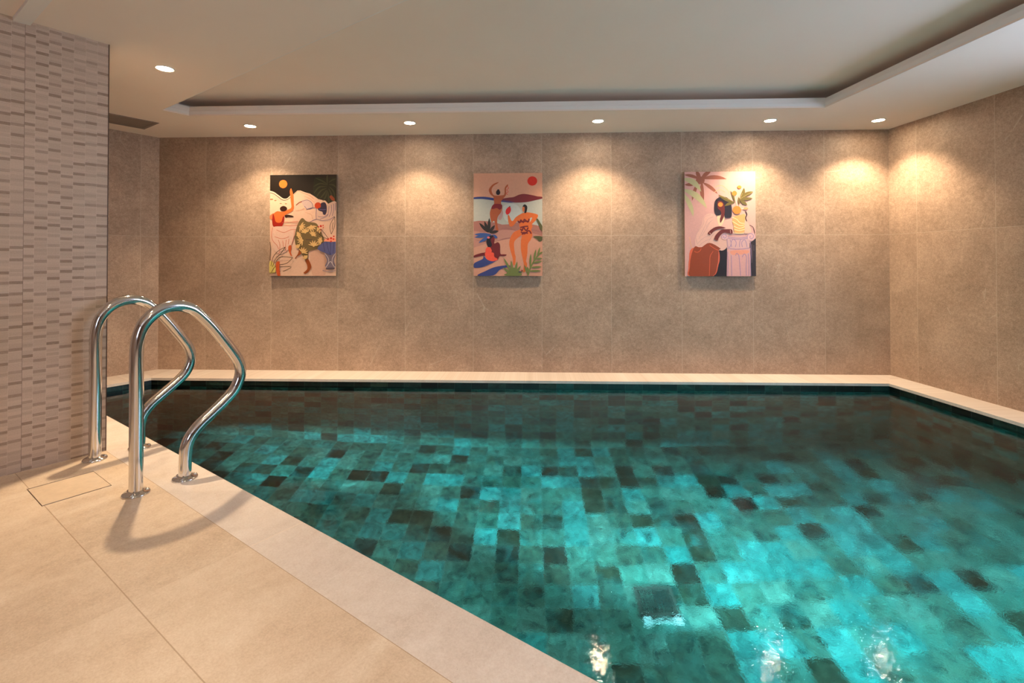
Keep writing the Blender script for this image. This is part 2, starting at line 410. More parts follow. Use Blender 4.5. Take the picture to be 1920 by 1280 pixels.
# two-step cove moulding
prof = [(0.0, -0.001), (0.004, 0.0), (0.004, 0.036), (0.014, 0.040), (0.014, 0.046), (0.022, 0.080), (0.070, 0.080), (0.070, 0.012)]
bm = bmesh.new(); rings = [[bm.verts.new((*p, H + z)) for p in expand(HOLE, o)] for o, z in prof]
for a, b in zip(rings, rings[1:]):
    for i in range(4): bm.faces.new([a[i], a[(i + 1) % 4], b[(i + 1) % 4], b[i]])
struct(obj('trim_6', bm, M['mould']), 'white two-step moulding round the ceiling recess')
# slim strip crossing the ceiling above the deck
bm = bmesh.new(); prism(bm, [W(0.677, 0.497), W(5.6, 0.497), W(5.6, 0.556), W(0.677, 0.556)], H - 0.018, H)
struct(obj('trim_7', bm, M['mould'], bevel=0.004), 'slim pale strip along the ceiling above the mosaic wall')

# ------------------------------------------------------------------ floor and coping
bm = bmesh.new()
h0, h1, k0, k1 = 0.942, 1.200, 0.314, 0.541           # the opening of the access hatch (along, across)
fa1 = 6.3
def slab(a0, a1, b0, b1):
    prism(bm, [W(a0, b0), W(a1, b0), W(a1, b1), W(a0, b1)], -0.02, 0.0, uv_ab)
BN = 2.95
def aR(b): v = isect(W(0, b), EU, BR, RU) - E0; return v.dot(EU)
def slabR(a0, b0, b1): prism(bm, [W(a0, b0), W(aR(b0), b0), W(aR(b1), b1), W(a0, b1)], -0.02, 0.0, uv_ab)
slab(0.677, h0, B0, BN); slab(h0, h1, B0, k0); slab(h0, h1, k1, BN); slabR(h1, B0, BN)
bmesh.ops.recalc_face_normals(bm, faces=bm.faces)
struct(obj('floor', bm, M['floor']))

LIP = 0.012
def coping(name, quad, label, uvf):
    bm = bmesh.new(); prism(bm, quad, -0.021, 0.0, uvf); bmesh.ops.recalc_face_normals(bm, faces=bm.faces)
    return struct(obj(name, bm, M['coping'], bevel=0.006), label)
coping('trim_1', [W(-1.357, B0), W(-1.357, 0), pA, pD, isect(pD, EU, BR, RU), isect(W(0, B0), EU, BR, RU)], 'pale limestone coping along the near edge of the pool', uv_ab)
coping('trim_2', [BL, pB, pC, BR], 'pale limestone coping below the back wall', uv_wall(BL, BU))
coping('trim_3', [W(-1.357, 0), BL, pB, pA], 'pale limestone coping below the short left wall', uv_wall(BL, NU))
coping('trim_4', [BR, pC, pD, isect(pD, EU, BR, RU)], 'pale limestone coping below the right wall', uv_wall(BR, RU))

# ------------------------------------------------------------------ pool basin and water
PW = expand(POOL, LIP)          # order pB pA pD pC
def basin(name, p, q, d, org, lab):
    bm = bmesh.new(); f = uv_wall(org, d); poly(bm, [(*p, -0.021), (*q, -0.021), (*q, -0.1205), (*p, -0.1205)], f, 1); poly(bm, [(*p, -0.1205), (*q, -0.1205), (*q, FZ), (*p, FZ)], f); return struct(obj(name, bm, [M['pool'], M['shade_band']]), lab)
PBU = (pC - pB).normalized()
basin('pool_wall_back', PW[0], PW[3], PBU, pB, 'green tiled back wall of the pool')
basin('pool_wall_left', PW[0], PW[1], NU, pB, 'green tiled left wall of the pool')
basin('pool_wall_near', PW[1], PW[2], EU, pA, 'green tiled near wall of the pool')
basin('pool_wall_right', PW[2], PW[3], -RU, pC, 'green tiled right wall of the pool')
bm = bmesh.new(); PN = Vector((-PBU.y, PBU.x))
poly(bm, [(*p, FZ) for p in PW], lambda co: ((Vector((co.x, co.y)) - pB).dot(PBU), (Vector((co.x, co.y)) - pB).dot(PN)))
struct(obj('pool_floor', bm, M['pool']), 'teal and green tiled floor of the pool')
WP = expand(POOL, LIP + 0.01)
bm = bmesh.new(); prism(bm, WP, FZ - 0.01, WZ); bmesh.ops.recalc_face_normals(bm, faces=bm.faces)
water = obj('water', bm, M['water']); water['kind'] = 'structure'; water['label'] = 'clear teal pool water filling the tiled basin'
water.cycles.is_caustics_caster = True
for o in C.objects:
    if o.name.startswith('pool_'): o.cycles.is_caustics_receiver = True

# ------------------------------------------------------------------ downlights
nt = NT('lamp_lens_glow'); nt.t.nodes.remove(nt.b); em = nt.t.nodes.new('ShaderNodeEmission'); em.inputs[0].default_value = (1.0, 0.80, 0.55, 1); em.inputs[1].default_value = EMIT
nt.link(em.outputs[0], nt.t.nodes['Material Output'].inputs[0]); LENS = nt.m
def lathe(bm, prof, n=32):
    rs = [[bm.verts.new((r * math.cos(2 * math.pi * i / n), r * math.sin(2 * math.pi * i / n), z)) for i in range(n)] for r, z in prof]
    for a, b in zip(rs, rs[1:]):
        for i in range(n): bm.faces.new([a[i], a[(i + 1) % n], b[(i + 1) % n], b[i]])
    return rs
def downlight(loc, label, power, proto=None, deck=False):
    if proto is None:
        t = thing('ceiling_spotlight', label, 'ceiling light', loc, group='recessed ceiling spotlights round the pool')
        bm = bmesh.new(); lathe(bm, [(0.052, 0.0), (0.052, -0.004), (0.047, -0.006), (0.042, -0.003), (0.040, 0.0)]); obj('trim_ring', bm, M['ring'], t, True)
        bm = bmesh.new(); vs = [bm.verts.new((0.041 * math.cos(i * math.pi / 16), 0.041 * math.sin(i * math.pi / 16), -0.0025)) for i in range(32)]; bm.faces.new(list(reversed(vs))); obj('lens', bm, LENS, t)
        ld = bpy.data.lights.new('bulb', 'SPOT'); ld.energy = power; ld.color = LAMP_COL; ld.spot_size = math.radians(111); ld.spot_blend = 0.60; ld.shadow_soft_size = 0.03
        ld.cycles.is_caustics_light = True
        lo = bpy.data.objects.new('bulb', ld); lo.location = (0, 0, -0.012); link(lo, t)
    else:
        t = proto.copy(); link(t); t.location = loc; t['label'] = label
        for ch in proto.children:
            c = ch.copy(); link(c, t)
            if ch.type == 'LIGHT' and power != ch.data.energy: c.data = ch.data.copy(); c.data.energy = power
            if ch.type == 'LIGHT' and deck: c.data.spot_size = math.radians(DECK_CONE); c.data.spot_blend = 0.6
    return t
L0 = downlight((-2.044, 2.88, H), 'glowing ceiling spotlight over the grab rails, beside the mosaic pier', 150.0)
spots = [((-2.196, 4.108), 'glowing ceiling spotlight up left of the print with the black night sky', 64.0),
         ((-0.839, 4.018), 'glowing ceiling spotlight between the night print and the red sun print', 72.0),
         ((0.698, 3.97), 'glowing ceiling spotlight between the red sun print and the vase print', 86.0),
         ((2.09, 3.96), 'glowing ceiling spotlight just right of the print with the vase and column', 86.0),
         ((2.962, 3.956), 'glowing ceiling spotlight tucked in the corner by the right wall', 92.0)]
for (x, y), lab, p in spots: downlight((x, y, H), lab, p, L0)
# unseen fittings added over the deck, with narrower beams, to brighten it
for a, b, lab in ((1.9, 1.0, 'added ceiling spotlight over the deck near the mosaic pier'), (3.4, 1.0, 'added ceiling spotlight above the middle of the deck'), (4.9, 1.0, 'added ceiling spotlight at the far end of the deck')):
    w = W(a, b); downlight((w.x, w.y, H), lab, DECK_W * {1.9: 0.1, 3.4: 1.3}.get(a, 0.6), L0, True)

# unseen lamps added in the near pool wall, beams shaped to brighten the floor
def pool_added_lamp(a, label, watts, tilt, cone, far, ft, yaw, proto=None):
    w = W(a, LIP - 0.001)
    if proto is None:
        t = thing('added_underwater_lamp', label, 'added pool light', (w.x, w.y, -0.25), math.atan2(-NU.y, -NU.x) - math.pi / 2, 'added underwater lamps in the near pool wall')
        bm = bmesh.new(); lathe(bm, [(0.001, 0.0), (0.07, 0.0), (0.07, 0.012), (0.055, 0.02), (0.05, 0.016)])
        bmesh.ops.rotate(bm, verts=bm.verts, matrix=Matrix.Rotation(-math.pi / 2, 3, 'X')); obj('trim_ring', bm, M['steel'], t, True)
        ld = bpy.data.lights.new('bulb', 'SPOT'); ld.color = POOL_COL; ld.spot_blend = 0.35; ld.shadow_soft_size = 0.05
        lo = bpy.data.objects.new('bulb', ld); lo.location = (0, 0.06, 0); link(lo, t)
        ld = bpy.data.lights.new('wide_beam_bulb', 'SPOT'); ld.color = POOL_COL; ld.spot_size = math.radians(23); ld.spot_blend = 0.6; ld.shadow_soft_size = 0.05
        lo = bpy.data.objects.new('wide_beam_bulb', ld); lo.location = (0, 0.06, 0.03); lo.scale = (4.2, 1, 1); link(lo, t)
    else:
        t = proto.copy(); link(t); t.location = (w.x, w.y, -0.25); t['label'] = label
        for ch in proto.children:
            lo = link(ch.copy(), t)
            if ch.type == 'LIGHT': lo.data = ch.data.copy()
    lo = [c for c in t.children if c.name.startswith('bulb')][0]; fb = [c for c in t.children if c.name.startswith('wide')][0]
    fb.data.energy = far * POOL_K; fb.rotation_euler = (math.radians(ft), 0, math.radians(yaw))
    lo.data.energy = watts * POOL_K; lo.data.spot_size = math.radians(cone); lo.rotation_euler = (math.radians(tilt), 0, 0)
    return t
PL = pool_added_lamp(1.3, 'added underwater lamp below the grab rails', 150, 8, 100, 650, 52, 30)
pool_added_lamp(2.7, 'added underwater lamp in the near pool wall past the rails', 230, 22, 100, 1300, 57, 8, PL)
pool_added_lamp(4.1, 'added underwater lamp in the near pool wall under the camera', 220, 30, 92, 1500, 61, 12, PL)
pool_added_lamp(5.6, 'added underwater lamp at the far end of the deck edge', 220, 30, 92, 2400, 63.5, 27, PL)

# ------------------------------------------------------------------ stainless grab rails at the pool edge
def catmull(P, n=6, closed=False):
    out = []; N = len(P)
    rng = range(N) if closed else range(N - 1)
    for i in rng:
        g = (lambda k: P[k % N]) if closed else (lambda k: P[max(0, min(N - 1, k))])
        a, b, c, d = g(i - 1), g(i), g(i + 1), g(i + 2)
        for k in range(n):
            t = k / n
            out.append(tuple(0.5 * (2 * b[j] + (c[j] - a[j]) * t + (2 * a[j] - 5 * b[j] + 4 * c[j] - d[j]) * t * t + (3 * b[j] - a[j] - 3 * c[j] + d[j]) * t ** 3) for j in range(len(b))))
    if not closed: out.append(tuple(P[-1]))
    return out
def tube(bm, pts, r, n=24):
    rings = []
    for i, p in enumerate(pts):
        t = (pts[min(i + 1, len(pts) - 1)] - pts[max(i - 1, 0)]).normalized()
        u = Vector((1, 0, 0)); v = t.cross(u).normalized()      # the rail lies in its own y-z plane
        rings.append([bm.verts.new(p + (u * math.cos(2 * math.pi * k / n) + v * math.sin(2 * math.pi * k / n)) * r) for k in range(n)])
    for a, b in zip(rings, rings[1:]):
        for k in range(n): bm.faces.new([a[k], a[(k + 1) % n], b[(k + 1) % n], b[k]])
RAIL = [(0.0, 0.008), (0.0, 0.2), (0.0, 0.40), (-0.001, 0.56), (0.003, 0.645), (0.021, 0.707), (0.056, 0.752), (0.102, 0.778), (0.156, 0.783),
        (0.211, 0.764), (0.257, 0.722), (0.302, 0.668), (0.350, 0.600), (0.392, 0.538), (0.418, 0.490), (0.427, 0.448), (0.420, 0.402), (0.395, 0.352), (0.345, 0.305),
        (0.292, 0.263), (0.240, 0.222), (0.205, 0.180), (0.190, 0.138), (0.186, 0.095), (0.185, 0.05), (0.185, 0.008)]
def rail(loc, label, proto=None):
    if proto is None:
        # local y runs towards the water, x along the edge
        t = thing('grab_rail', label, 'grab rail', (*loc, 0), math.atan2(-NU.y, -NU.x) - math.pi / 2, 'pair of steel grab rails at the pool edge')
        bm = bmesh.new(); tube(bm, [Vector((0, y, z)) for y, z in catmull(RAIL, 6)], 0.0255); obj('tube', bm, M['steel'], t, True)
        for y in (0.0, 0.185):
            bm = bmesh.new()
            rs = [[bm.verts.new((rx * math.cos(2 * math.pi * i / 48), y + ry * math.sin(2 * math.pi * i / 48), z)) for i in range(48)]
                  for rx, ry, z in ((0.051, 0.050, 0.0), (0.052, 0.051, 0.004), (0.049, 0.048, 0.0075), (0.034, 0.032, 0.010), (0.0285, 0.0285, 0.014), (0.0258, 0.0258, 0.015))]
            for a, b in zip(rs, rs[1:]):
                for i in range(48): bm.faces.new([a[i], a[(i + 1) % 48], b[(i + 1) % 48], b[i]])
            fl = obj('flange', bm, M['steel'], t, True)
            for ang in (80, 200, 320):
                bm = bmesh.new(); lathe(bm, [(0.0085, 0.0), (0.0085, 0.003), (0.0065, 0.0055), (0.003, 0.007), (0.0004, 0.0073)], 16)
                o = obj('bolt', bm, M['bolt'], fl, True); o.location = (0.039 * math.cos(math.radians(ang)), y + 0.039 * math.sin(math.radians(ang)), 0.0068)
        return t
    t = proto.copy(); link(t); t.location = (*loc, 0); t['label'] = label
    for ch in proto.children:
        c = link(ch.copy(), t)
        for g in ch.children: link(g.copy(), c)
    return t
q = W(1.379, 0.282); R1 = rail((q.x, q.y), 'curved stainless steel grab rail on open deck between access hatch and pool water')
q = W(0.777, 0.267); rail((q.x, q.y), 'curved stainless steel grab rail standing close against the mosaic tiled wall', R1)

# ------------------------------------------------------------------ access hatch in the deck
t = thing('access_hatch', 'rectangular stone access hatch set flush in the deck beside the grab rails', 'floor hatch', (*W(h0, k0), 0), TH)
def hl(a, b): return (a - h0, -(b - k0))   # local coordinates of the hatch (x along the edge, y towards the water)
g = 0.009
bm = bmesh.new()
P4 = [hl(h0 + g, k0 + .002), hl(h0 + g, k1 - 0.0035), hl(h1 - g, k1 - 0.0035), hl(h1 - g, k0 + .002)]
uv = bm.loops.layers.uv.verify()
prism(bm, P4, -0.03, 0.0, lambda co: (co.x + h0 + 3.7, k0 - co.y + 1.2)); bmesh.ops.recalc_face_normals(bm, faces=bm.faces)
obj('stone_lid', bm, mat_plain('limestone_lid', srgb(217, 195, 170), 0.45, noise=(26, 0.06)), t)
bm = bmesh.new(); P5 = [hl(h0 - .0, k0 - .0), hl(h0 - .0, k1 + .0), hl(h1 + .0, k1 + .0), hl(h1 + .0, k0 - .0)]
prism(bm, P5, -0.07, -0.06)
for i in range(4):
    a, b = P5[i], P5[(i + 1) % 4]; poly(bm, [(a[0], a[1], -0.065), (b[0], b[1], -0.065), (b[0], b[1], -0.003), (a[0], a[1], -0.003)])
obj('frame', bm, M['dark'], t)

# ------------------------------------------------------------------ air grille in the ceiling by the left wall
t = thing('ceiling_vent', 'long dark slatted air grille in the ceiling beside the short left wall', 'air vent', (*W(-1.12, -0.53), H), TH)
VL, VW = 0.78, 0.32          # along local -y (away from the back wall), along local x
bm = bmesh.new(); fw = 0.022
for a in ((0, VW, -fw, 0), (0, VW, -VL, -VL + fw), (0, fw, -VL + fw, -fw), (VW - fw, VW, -VL + fw, -fw)): box(bm, a[0], a[1], a[2], a[3], -0.004, 0.0)
obj('frame', bm, M['vent'], t)
bm = bmesh.new()
n = 13
for i in range(n):
    x = fw + (VW - 2 * fw) * (i + 0.5) / n
    for zz in (0,):
        vs = [(x - 0.006, -0.0035), (x - 0.0045, -0.0035), (x + 0.004, 0.0), (x + 0.0025, 0.0)]
        pr = [[bm.verts.new((vx, yy, vz)) for vx, vz in vs] for yy in (-VL + fw, -fw)]
        for k in range(4): bm.faces.new([pr[0][k], pr[0][(k + 1) % 4], pr[1][(k + 1) % 4], pr[1][k]])
obj('slats', bm, M['vent'], t)
bm = bmesh.new(); poly(bm, [(fw, -fw, -0.0004), (VW - fw, -fw, -0.0004), (VW - fw, -VL + fw, -0.0004), (fw, -VL + fw, -0.0004)]); obj('duct_backing', bm, M['dark'], t)

# ------------------------------------------------------------------ drain on the pool floor
rz = math.atan2(PBU.y, PBU.x)
t = thing('pool_drain', 'small dark square drain, its front glint built as a pale bar, on the pool floor', 'drain', (0.735, 2.525, FZ), rz)
bm = bmesh.new(); fw = 0.02
for a in ((-.1, .1, .08, .1), (-.1, .1, -.08, -.06), (-.1, -.08, -.06, .08), (.08, .1, -.06, .08)): box(bm, a[0], a[1], a[2], a[3], 0.0, 0.012)
obj('frame', bm, mat_plain('drain_frame_grey', srgb(70, 66, 58), 0.5, noise=(30, 0.1)), t, bevel=0.002)
bm = bmesh.new()
for i in range(9): box(bm, -.078 + i * .0178, -.068 + i * .0178, -.06, .08, 0.001, 0.009)
obj('grate', bm, mat_plain('drain_grate_dark', srgb(44, 44, 38), 0.6, noise=(30, 0.1)), t)
bm = bmesh.new()
box(bm, -0.06, 0.075, -0.112, -0.10, 0.0, 0.012)
obj('glint_bar', bm, mat_plain('rim_glint_pale', srgb(205, 220, 214), 0.3, noise=(30, 0.05)), t, bevel=0.004)  # glint on the front rim, built as a pale bar with white ends
for x in (-0.066, 0.08):
    bm = bmesh.new(); box(bm, x - 0.021, x + 0.021, -0.122, -0.094, 0.0, 0.024); obj('glint_end', bm, M['white'], t, bevel=0.008)

# ------------------------------------------------------------------ three illustrated prints on the back wall
INK = {}
def ink(c):
    if c not in INK: INK[c] = mat_plain('print_ink_%02x%02x%02x' % c, srgb(*c), 0.38, spec=0.4, noise=(55, 0.04))
    return INK[c]
class Art:
    # shapes are drawn as flat coloured areas, one above the other, on the face of a board
    def __init__(s, x0, x1, y0, y1, w, h):
        s.b = (x0, x1, y0, y1); s.w, s.h = w, h; s.bm = bmesh.new(); s.mats = []; s.k = 0
    def m(s, x, y):
        x0, x1, y0, y1 = s.b
        return (max(0, min(1, (x - x0) / (x1 - x0))) * s.w, s.h * (1 - max(0, min(1, (y - y0) / (y1 - y0)))))
    def mi(s, c):
        if c not in s.mats: s.mats.append(c)
        return s.mats.index(c)
    def face(s, pts, c):
        s.k += 1; y = -0.00006 * s.k; q = []
        for p in pts:
            if not q or abs(p[0] - q[-1][0]) + abs(p[1] - q[-1][1]) > 1e-5: q.append(p)
        if abs(q[0][0] - q[-1][0]) + abs(q[0][1] - q[-1][1]) < 1e-5: q.pop()
        if len(q) < 3: return
        from mathutils.geometry import tessellate_polygon
        vs = [s.bm.verts.new((p[0], y, p[1])) for p in q]; mi = s.mi(c)
        for t in tessellate_polygon([[Vector((p[0], p[1], 0)) for p in q]]):
            a, b, d = (q[i] for i in t)
            ar = (b[0] - a[0]) * (d[1] - a[1]) - (b[1] - a[1]) * (d[0] - a[0])
            if abs(ar) < 1e-12: continue
            tt = t if ar > 0 else t[::-1]
            try: f = s.bm.faces.new([vs[i] for i in tt]); f.material_index = mi
            except ValueError: pass
    def S(s, c, pts, smooth=True):
        p = catmull([tuple(map(float, q)) for q in pts], 4, True) if smooth else pts
        s.face([s.m(*q) for q in p], c)
    def Lz(s, c, pts, wd, taper=False):
        p = catmull([tuple(map(float, q)) for q in pts], 4) if len(pts) > 2 else [tuple(map(float, q)) for q in pts]
        L, R = [], []
        for i, q in enumerate(p):
            a, b = p[max(0, i - 1)], p[min(len(p) - 1, i + 1)]; dx, dy = b[0] - a[0], b[1] - a[1]; n = math.hypot(dx, dy) or 1
            ww = wd / 2 * ((1 - 0.85 * abs(2 * i / (len(p) - 1) - 1) ** 1.5) if taper else 1)
            L.append((q[0] - dy / n * ww, q[1] + dx / n * ww)); R.append((q[0] + dy / n * ww, q[1] - dx / n * ww))
        for i in range(len(p) - 1):
            k = s.k; s.face([s.m(*L[i]), s.m(*L[i + 1]), s.m(*R[i + 1]), s.m(*R[i])], c); s.k = k
        s.k += 1
    def O(s, c, x, y, rx, ry=None):
        ry = ry or rx
        s.face([s.m(x + rx * math.cos(a * math.pi / 12), y + ry * math.sin(a * math.pi / 12)) for a in range(24)], c)
    def leaf(s, c, x0, y0, x1, y1, w, bend=0):
        dx, dy = x1 - x0, y1 - y0; n = math.hypot(dx, dy); nx, ny = -dy / n, dx / n
        mid = (x0 + dx * .5 + nx * bend, y0 + dy * .5 + ny * bend)
        P = [(x0, y0), (mid[0] + nx * w / 2, mid[1] + ny * w / 2), (x1, y1), (mid[0] - nx * w / 2, mid[1] - ny * w / 2)]
        q = []
        for sg in (1, -1):
            for k in range(9):
                t = k / 8 if sg == 1 else 1 - k / 8
                bx = (1 - t) ** 2 * x0 + 2 * t * (1 - t) * (x0 + dx * .5 + nx * bend * 2) + t * t * x1
                by = (1 - t) ** 2 * y0 + 2 * t * (1 - t) * (y0 + dy * .5 + ny * bend * 2) + t * t * y1
                ww = w / 2 * math.sin(math.pi * t) ** 0.8 if 0 < t < 1 else 0
                q.append((bx + nx * ww * sg, by + ny * ww * sg))
        s.face([s.m(*p) for p in q], c)
    def fan(s, c, x, y, r, ang, n=6, spread=150, w=16):
        for i in range(n):
            a = math.radians(ang - spread / 2 + spread * i / (n - 1)); s.leaf(c, x, y, x + r * math.cos(a), y + r * math.sin(a), w)
        s.O(c, x, y, w * .8)

def print_night():
    A = Art(85, 820, 82, 1200, PWD, PHT)
    bg = (226, 186, 162); crm = (240, 212, 186); org = (232, 112, 52); red = (160, 34, 24); blk = (28, 20, 16); olive = (116, 96, 62); fan = (224, 182, 120); blue = (84, 88, 136); dkb = (46, 38, 66); brn = (150, 72, 28); cor = (206, 110, 84)
    A.S(bg, [(85, 82), (820, 82), (820, 1200), (85, 1200)], False)
    A.S((232, 196, 168), [(85, 330), (200, 380), (330, 330), (330, 620), (200, 640), (85, 600)])
    A.S((214, 168, 146), [(540, 900), (700, 930), (700, 1190), (560, 1190)])
    A.S(blk, [(85, 82), (820, 82), (820, 385), (780, 388), (740, 415), (700, 370), (660, 362), (620, 352), (575, 320), (530, 292), (470, 275), (420, 255), (390, 256), (350, 292), (320, 305), (275, 345), (230, 345), (180, 312), (130, 272), (85, 258)], False)
    A.Lz(crm, [(85, 262), (130, 276), (180, 312), (230, 346), (275, 346), (315, 312)], 9)
    A.Lz(blk, [(85, 278), (130, 292), (180, 328), (225, 360), (272, 358), (312, 330)], 6)
    for q in ((100, 352, 22, 8), (145, 365, 14, 6), (205, 398, 12, 5), (262, 402, 12, 5)): A.O((160, 110, 76), *q)
    A.Lz((206, 150, 126), [(350, 300), (400, 262), (440, 280), (520, 310), (570, 350)], 6)
    A.O((222, 112, 42), 231, 183, 45)
    g2 = (62, 62, 40); g1 = (34, 36, 22)
    A.S(g1, [(590, 110), (700, 120), (815, 120), (818, 380), (770, 390), (735, 400), (690, 350), (620, 345), (570, 290), (565, 200)])
    for q in [((720, 190), (660, 150), (590, 120)), ((720, 200), (640, 180), (570, 215)), ((715, 215), (630, 220), (572, 290)), ((712, 235), (650, 260), (600, 330)), ((712, 250), (680, 300), (640, 345)),
              ((715, 255), (705, 320), (670, 375)), ((722, 255), (735, 330), (738, 410)), ((735, 235), (765, 300), (772, 385)), ((740, 215), (790, 270), (805, 350)), ((740, 190), (790, 200), (818, 230)), ((735, 170), (780, 140), (815, 130)), ((720, 200), (718, 120), (722, 84))]:
        A.Lz(g2, q, 17, True)
    A.S((150, 70, 40), [(745, 330), (765, 312), (800, 345), (800, 372), (770, 365)])
    # reclining figure, drapery lines
    bl = (110, 96, 128)
    A.S((204, 176, 170), [(440, 380), (500, 362), (548, 388), (560, 430), (520, 458), (480, 450), (455, 420)])
    A.S((216, 178, 160), [(600, 420), (700, 430), (740, 400), (818, 385), (818, 560), (700, 600), (620, 585), (592, 520)])
    for q in [[(375, 420), (410, 388), (450, 372)], [(450, 372), (500, 362), (545, 388), (562, 432), (545, 456), (500, 462), (470, 430)], [(560, 450), (600, 455), (596, 520), (600, 580)], [(490, 470), (545, 450), (600, 450)],
              [(520, 610), (600, 575), (660, 590), (740, 580), (800, 545)], [(740, 430), (735, 480), (720, 540), (640, 575)], [(765, 415), (765, 490), (740, 550)], [(790, 405), (790, 480), (775, 540)], [(812, 395), (808, 480)], [(620, 545), (680, 550), (730, 520)]]:
        A.Lz(bl, q, 5)
    A.Lz((150, 80, 60), [(375, 420), (410, 390), (440, 380)], 9)
    for q in [[(370, 480), (430, 470), (470, 450)], [(480, 500), (540, 520), (560, 570)], [(250, 600), (330, 610), (400, 620)], [(470, 320), (530, 350), (580, 390)]]: A.Lz((214, 160, 132), q, 5)
    A.O((196, 62, 24), 618, 424, 36); A.S(dkb, [(650, 400), (690, 388), (712, 420), (716, 480), (700, 525), (675, 520), (668, 495), (630, 480), (618, 458), (650, 440)]); A.Lz((96, 90, 150), [(630, 462), (670, 470), (710, 465)], 5)
    # figure in red top
    A.S((230, 128, 84), [(78, 545), (112, 512), (135, 512), (130, 560), (96, 575)])
    A.S(org, [(125, 520), (165, 485), (225, 490), (300, 462), (325, 440), (318, 380), (312, 320), (308, 262), (320, 232), (333, 262), (345, 310), (350, 400), (352, 450), (328, 488), (262, 522), (240, 548), (236, 600), (210, 645), (130, 645), (114, 590)])
    A.S(red, [(120, 512), (136, 545), (150, 598), (182, 612), (214, 600), (232, 545), (246, 550), (240, 606), (212, 655), (130, 655), (112, 596)])
    A.O((58, 28, 18), 237, 457, 40, 30)
    A.S((58, 28, 18), [(252, 530), (290, 524), (345, 538), (340, 550), (290, 550), (262, 556)])
    # pale trousers
    A.S((228, 190, 172), [(118, 664), (250, 650), (388, 640), (384, 700), (352, 780), (300, 900), (200, 960), (130, 900), (108, 780)])
    for q in [[(240, 640), (320, 648), (392, 640)], [(220, 612), (300, 606), (400, 600)], [(118, 664), (106, 740), (120, 810), (165, 860), (185, 905)], [(140, 765), (205, 786), (262, 782), (300, 765)], [(160, 690), (240, 720), (320, 690), (380, 690)], [(360, 700), (352, 780), (330, 850)], [(180, 800), (200, 860), (190, 960)], [(230, 810), (240, 880)], [(270, 800), (262, 880), (270, 930)], [(300, 790), (292, 850)]]:
        A.Lz(cor, q, 5)
    A.S((206, 92, 44), [(298, 868), (325, 862), (328, 900), (320, 940), (336, 982), (312, 960), (292, 905)])
    # olive patterned dress
    A.S(brn, [(368, 1003), (400, 955), (416, 900), (440, 905), (436, 955), (392, 985), (378, 1008)])
    A.S(brn, [(480, 1020), (512, 1012), (548, 1096), (520, 1150), (484, 1176), (462, 1166), (500, 1128), (504, 1092)])
    A.S(olive, [(385, 660), (420, 585), (452, 562), (500, 600), (600, 620), (640, 690), (680, 770), (690, 810), (668, 872), (600, 905), (522, 930), (508, 1008), (482, 1022), (448, 970), (410, 905), (372, 850), (364, 760)])
    for q in [(425, 655, 62, 20), (545, 650, 66, 80), (480, 720, 50, -100), (395, 752, 44, -20), (560, 750, 50, -60), (450, 808, 62, -190), (575, 868, 64, -90), (660, 815, 50, -170), (455, 940, 60, -60), (405, 880, 34, -120), (480, 985, 34, 60), (620, 700, 40, -20)]:
        A.fan(fan, q[0], q[1], q[2], q[3], 6, 150, 15)
    A.Lz((70, 50, 60), [(490, 800), (560, 800)], 5)
    # leafy plant
    A.S((216, 196, 110), [(86, 1060), (110, 1035), (150, 1090), (158, 1130), (145, 1165), (88, 1166)])
    lf = (92, 68, 44)
    for q in [[(92, 822), (98, 900), (92, 1030)], [(104, 1090), (130, 990), (190, 920), (262, 882)], [(262, 882), (215, 950), (160, 1010), (120, 1100)], [(150, 1060), (210, 990), (345, 998)], [(345, 998), (280, 1060), (200, 1076)], [(170, 1100), (330, 1100), (240, 1150)], [(90, 1165), (160, 1165), (210, 1150)], [(110, 1160), (140, 1110), (160, 1090)]]:
        A.Lz(lf, q, 6)
    A.S((204, 88, 42), [(166, 1046), (202, 1044), (198, 1110), (208, 1198), (178, 1198), (160, 1110)])
    # vase of flowers
    A.S(blue, [(620, 890), (700, 822), (820, 822), (820, 940), (775, 972), (700, 945), (650, 925)])
    for q in [[(720, 825), (735, 900), (760, 965)], [(760, 825), (765, 965)], [(800, 825), (790, 950)], [(680, 840), (700, 930)]]: A.Lz((60, 60, 100), q, 6)
    A.S((116, 104, 120), [(698, 952), (760, 972), (818, 952), (800, 1030), (812, 1100), (706, 1100), (722, 1030)])
    for q in [[(700, 952), (740, 1010), (735, 1070), (710, 1104)], [(815, 955), (782, 1010), (785, 1070), (812, 1104)], [(735, 1070), (762, 1040), (785, 1070)]]: A.Lz((206, 190, 190), q, 6)
    A.S((90, 78, 92), [(712, 1108), (810, 1106), (808, 1126), (714, 1128)], False); A.Lz((150, 130, 140), [(676, 1140), (745, 1152), (818, 1140)], 7)
    A.S((240, 150, 120), [(700, 800), (760, 780), (818, 790), (818, 822), (700, 820)])
    for q in [(735, 795, 10), (768, 785, 12), (768, 820, 9), (798, 765, 9), (795, 795, 9), (655, 652, 12), (680, 645, 7), (656, 690, 8), (630, 658, 7), (682, 668, 6)]: A.O((206, 44, 28), *q)
    for q in [[(625, 710), (660, 690), (740, 790)], [(625, 712), (660, 760), (735, 795)], [(770, 740), (755, 650), (805, 550)], [(770, 740), (808, 650), (808, 550)], [(780, 690), (790, 610)]]: A.Lz((58, 40, 36), q, 5)
    return A

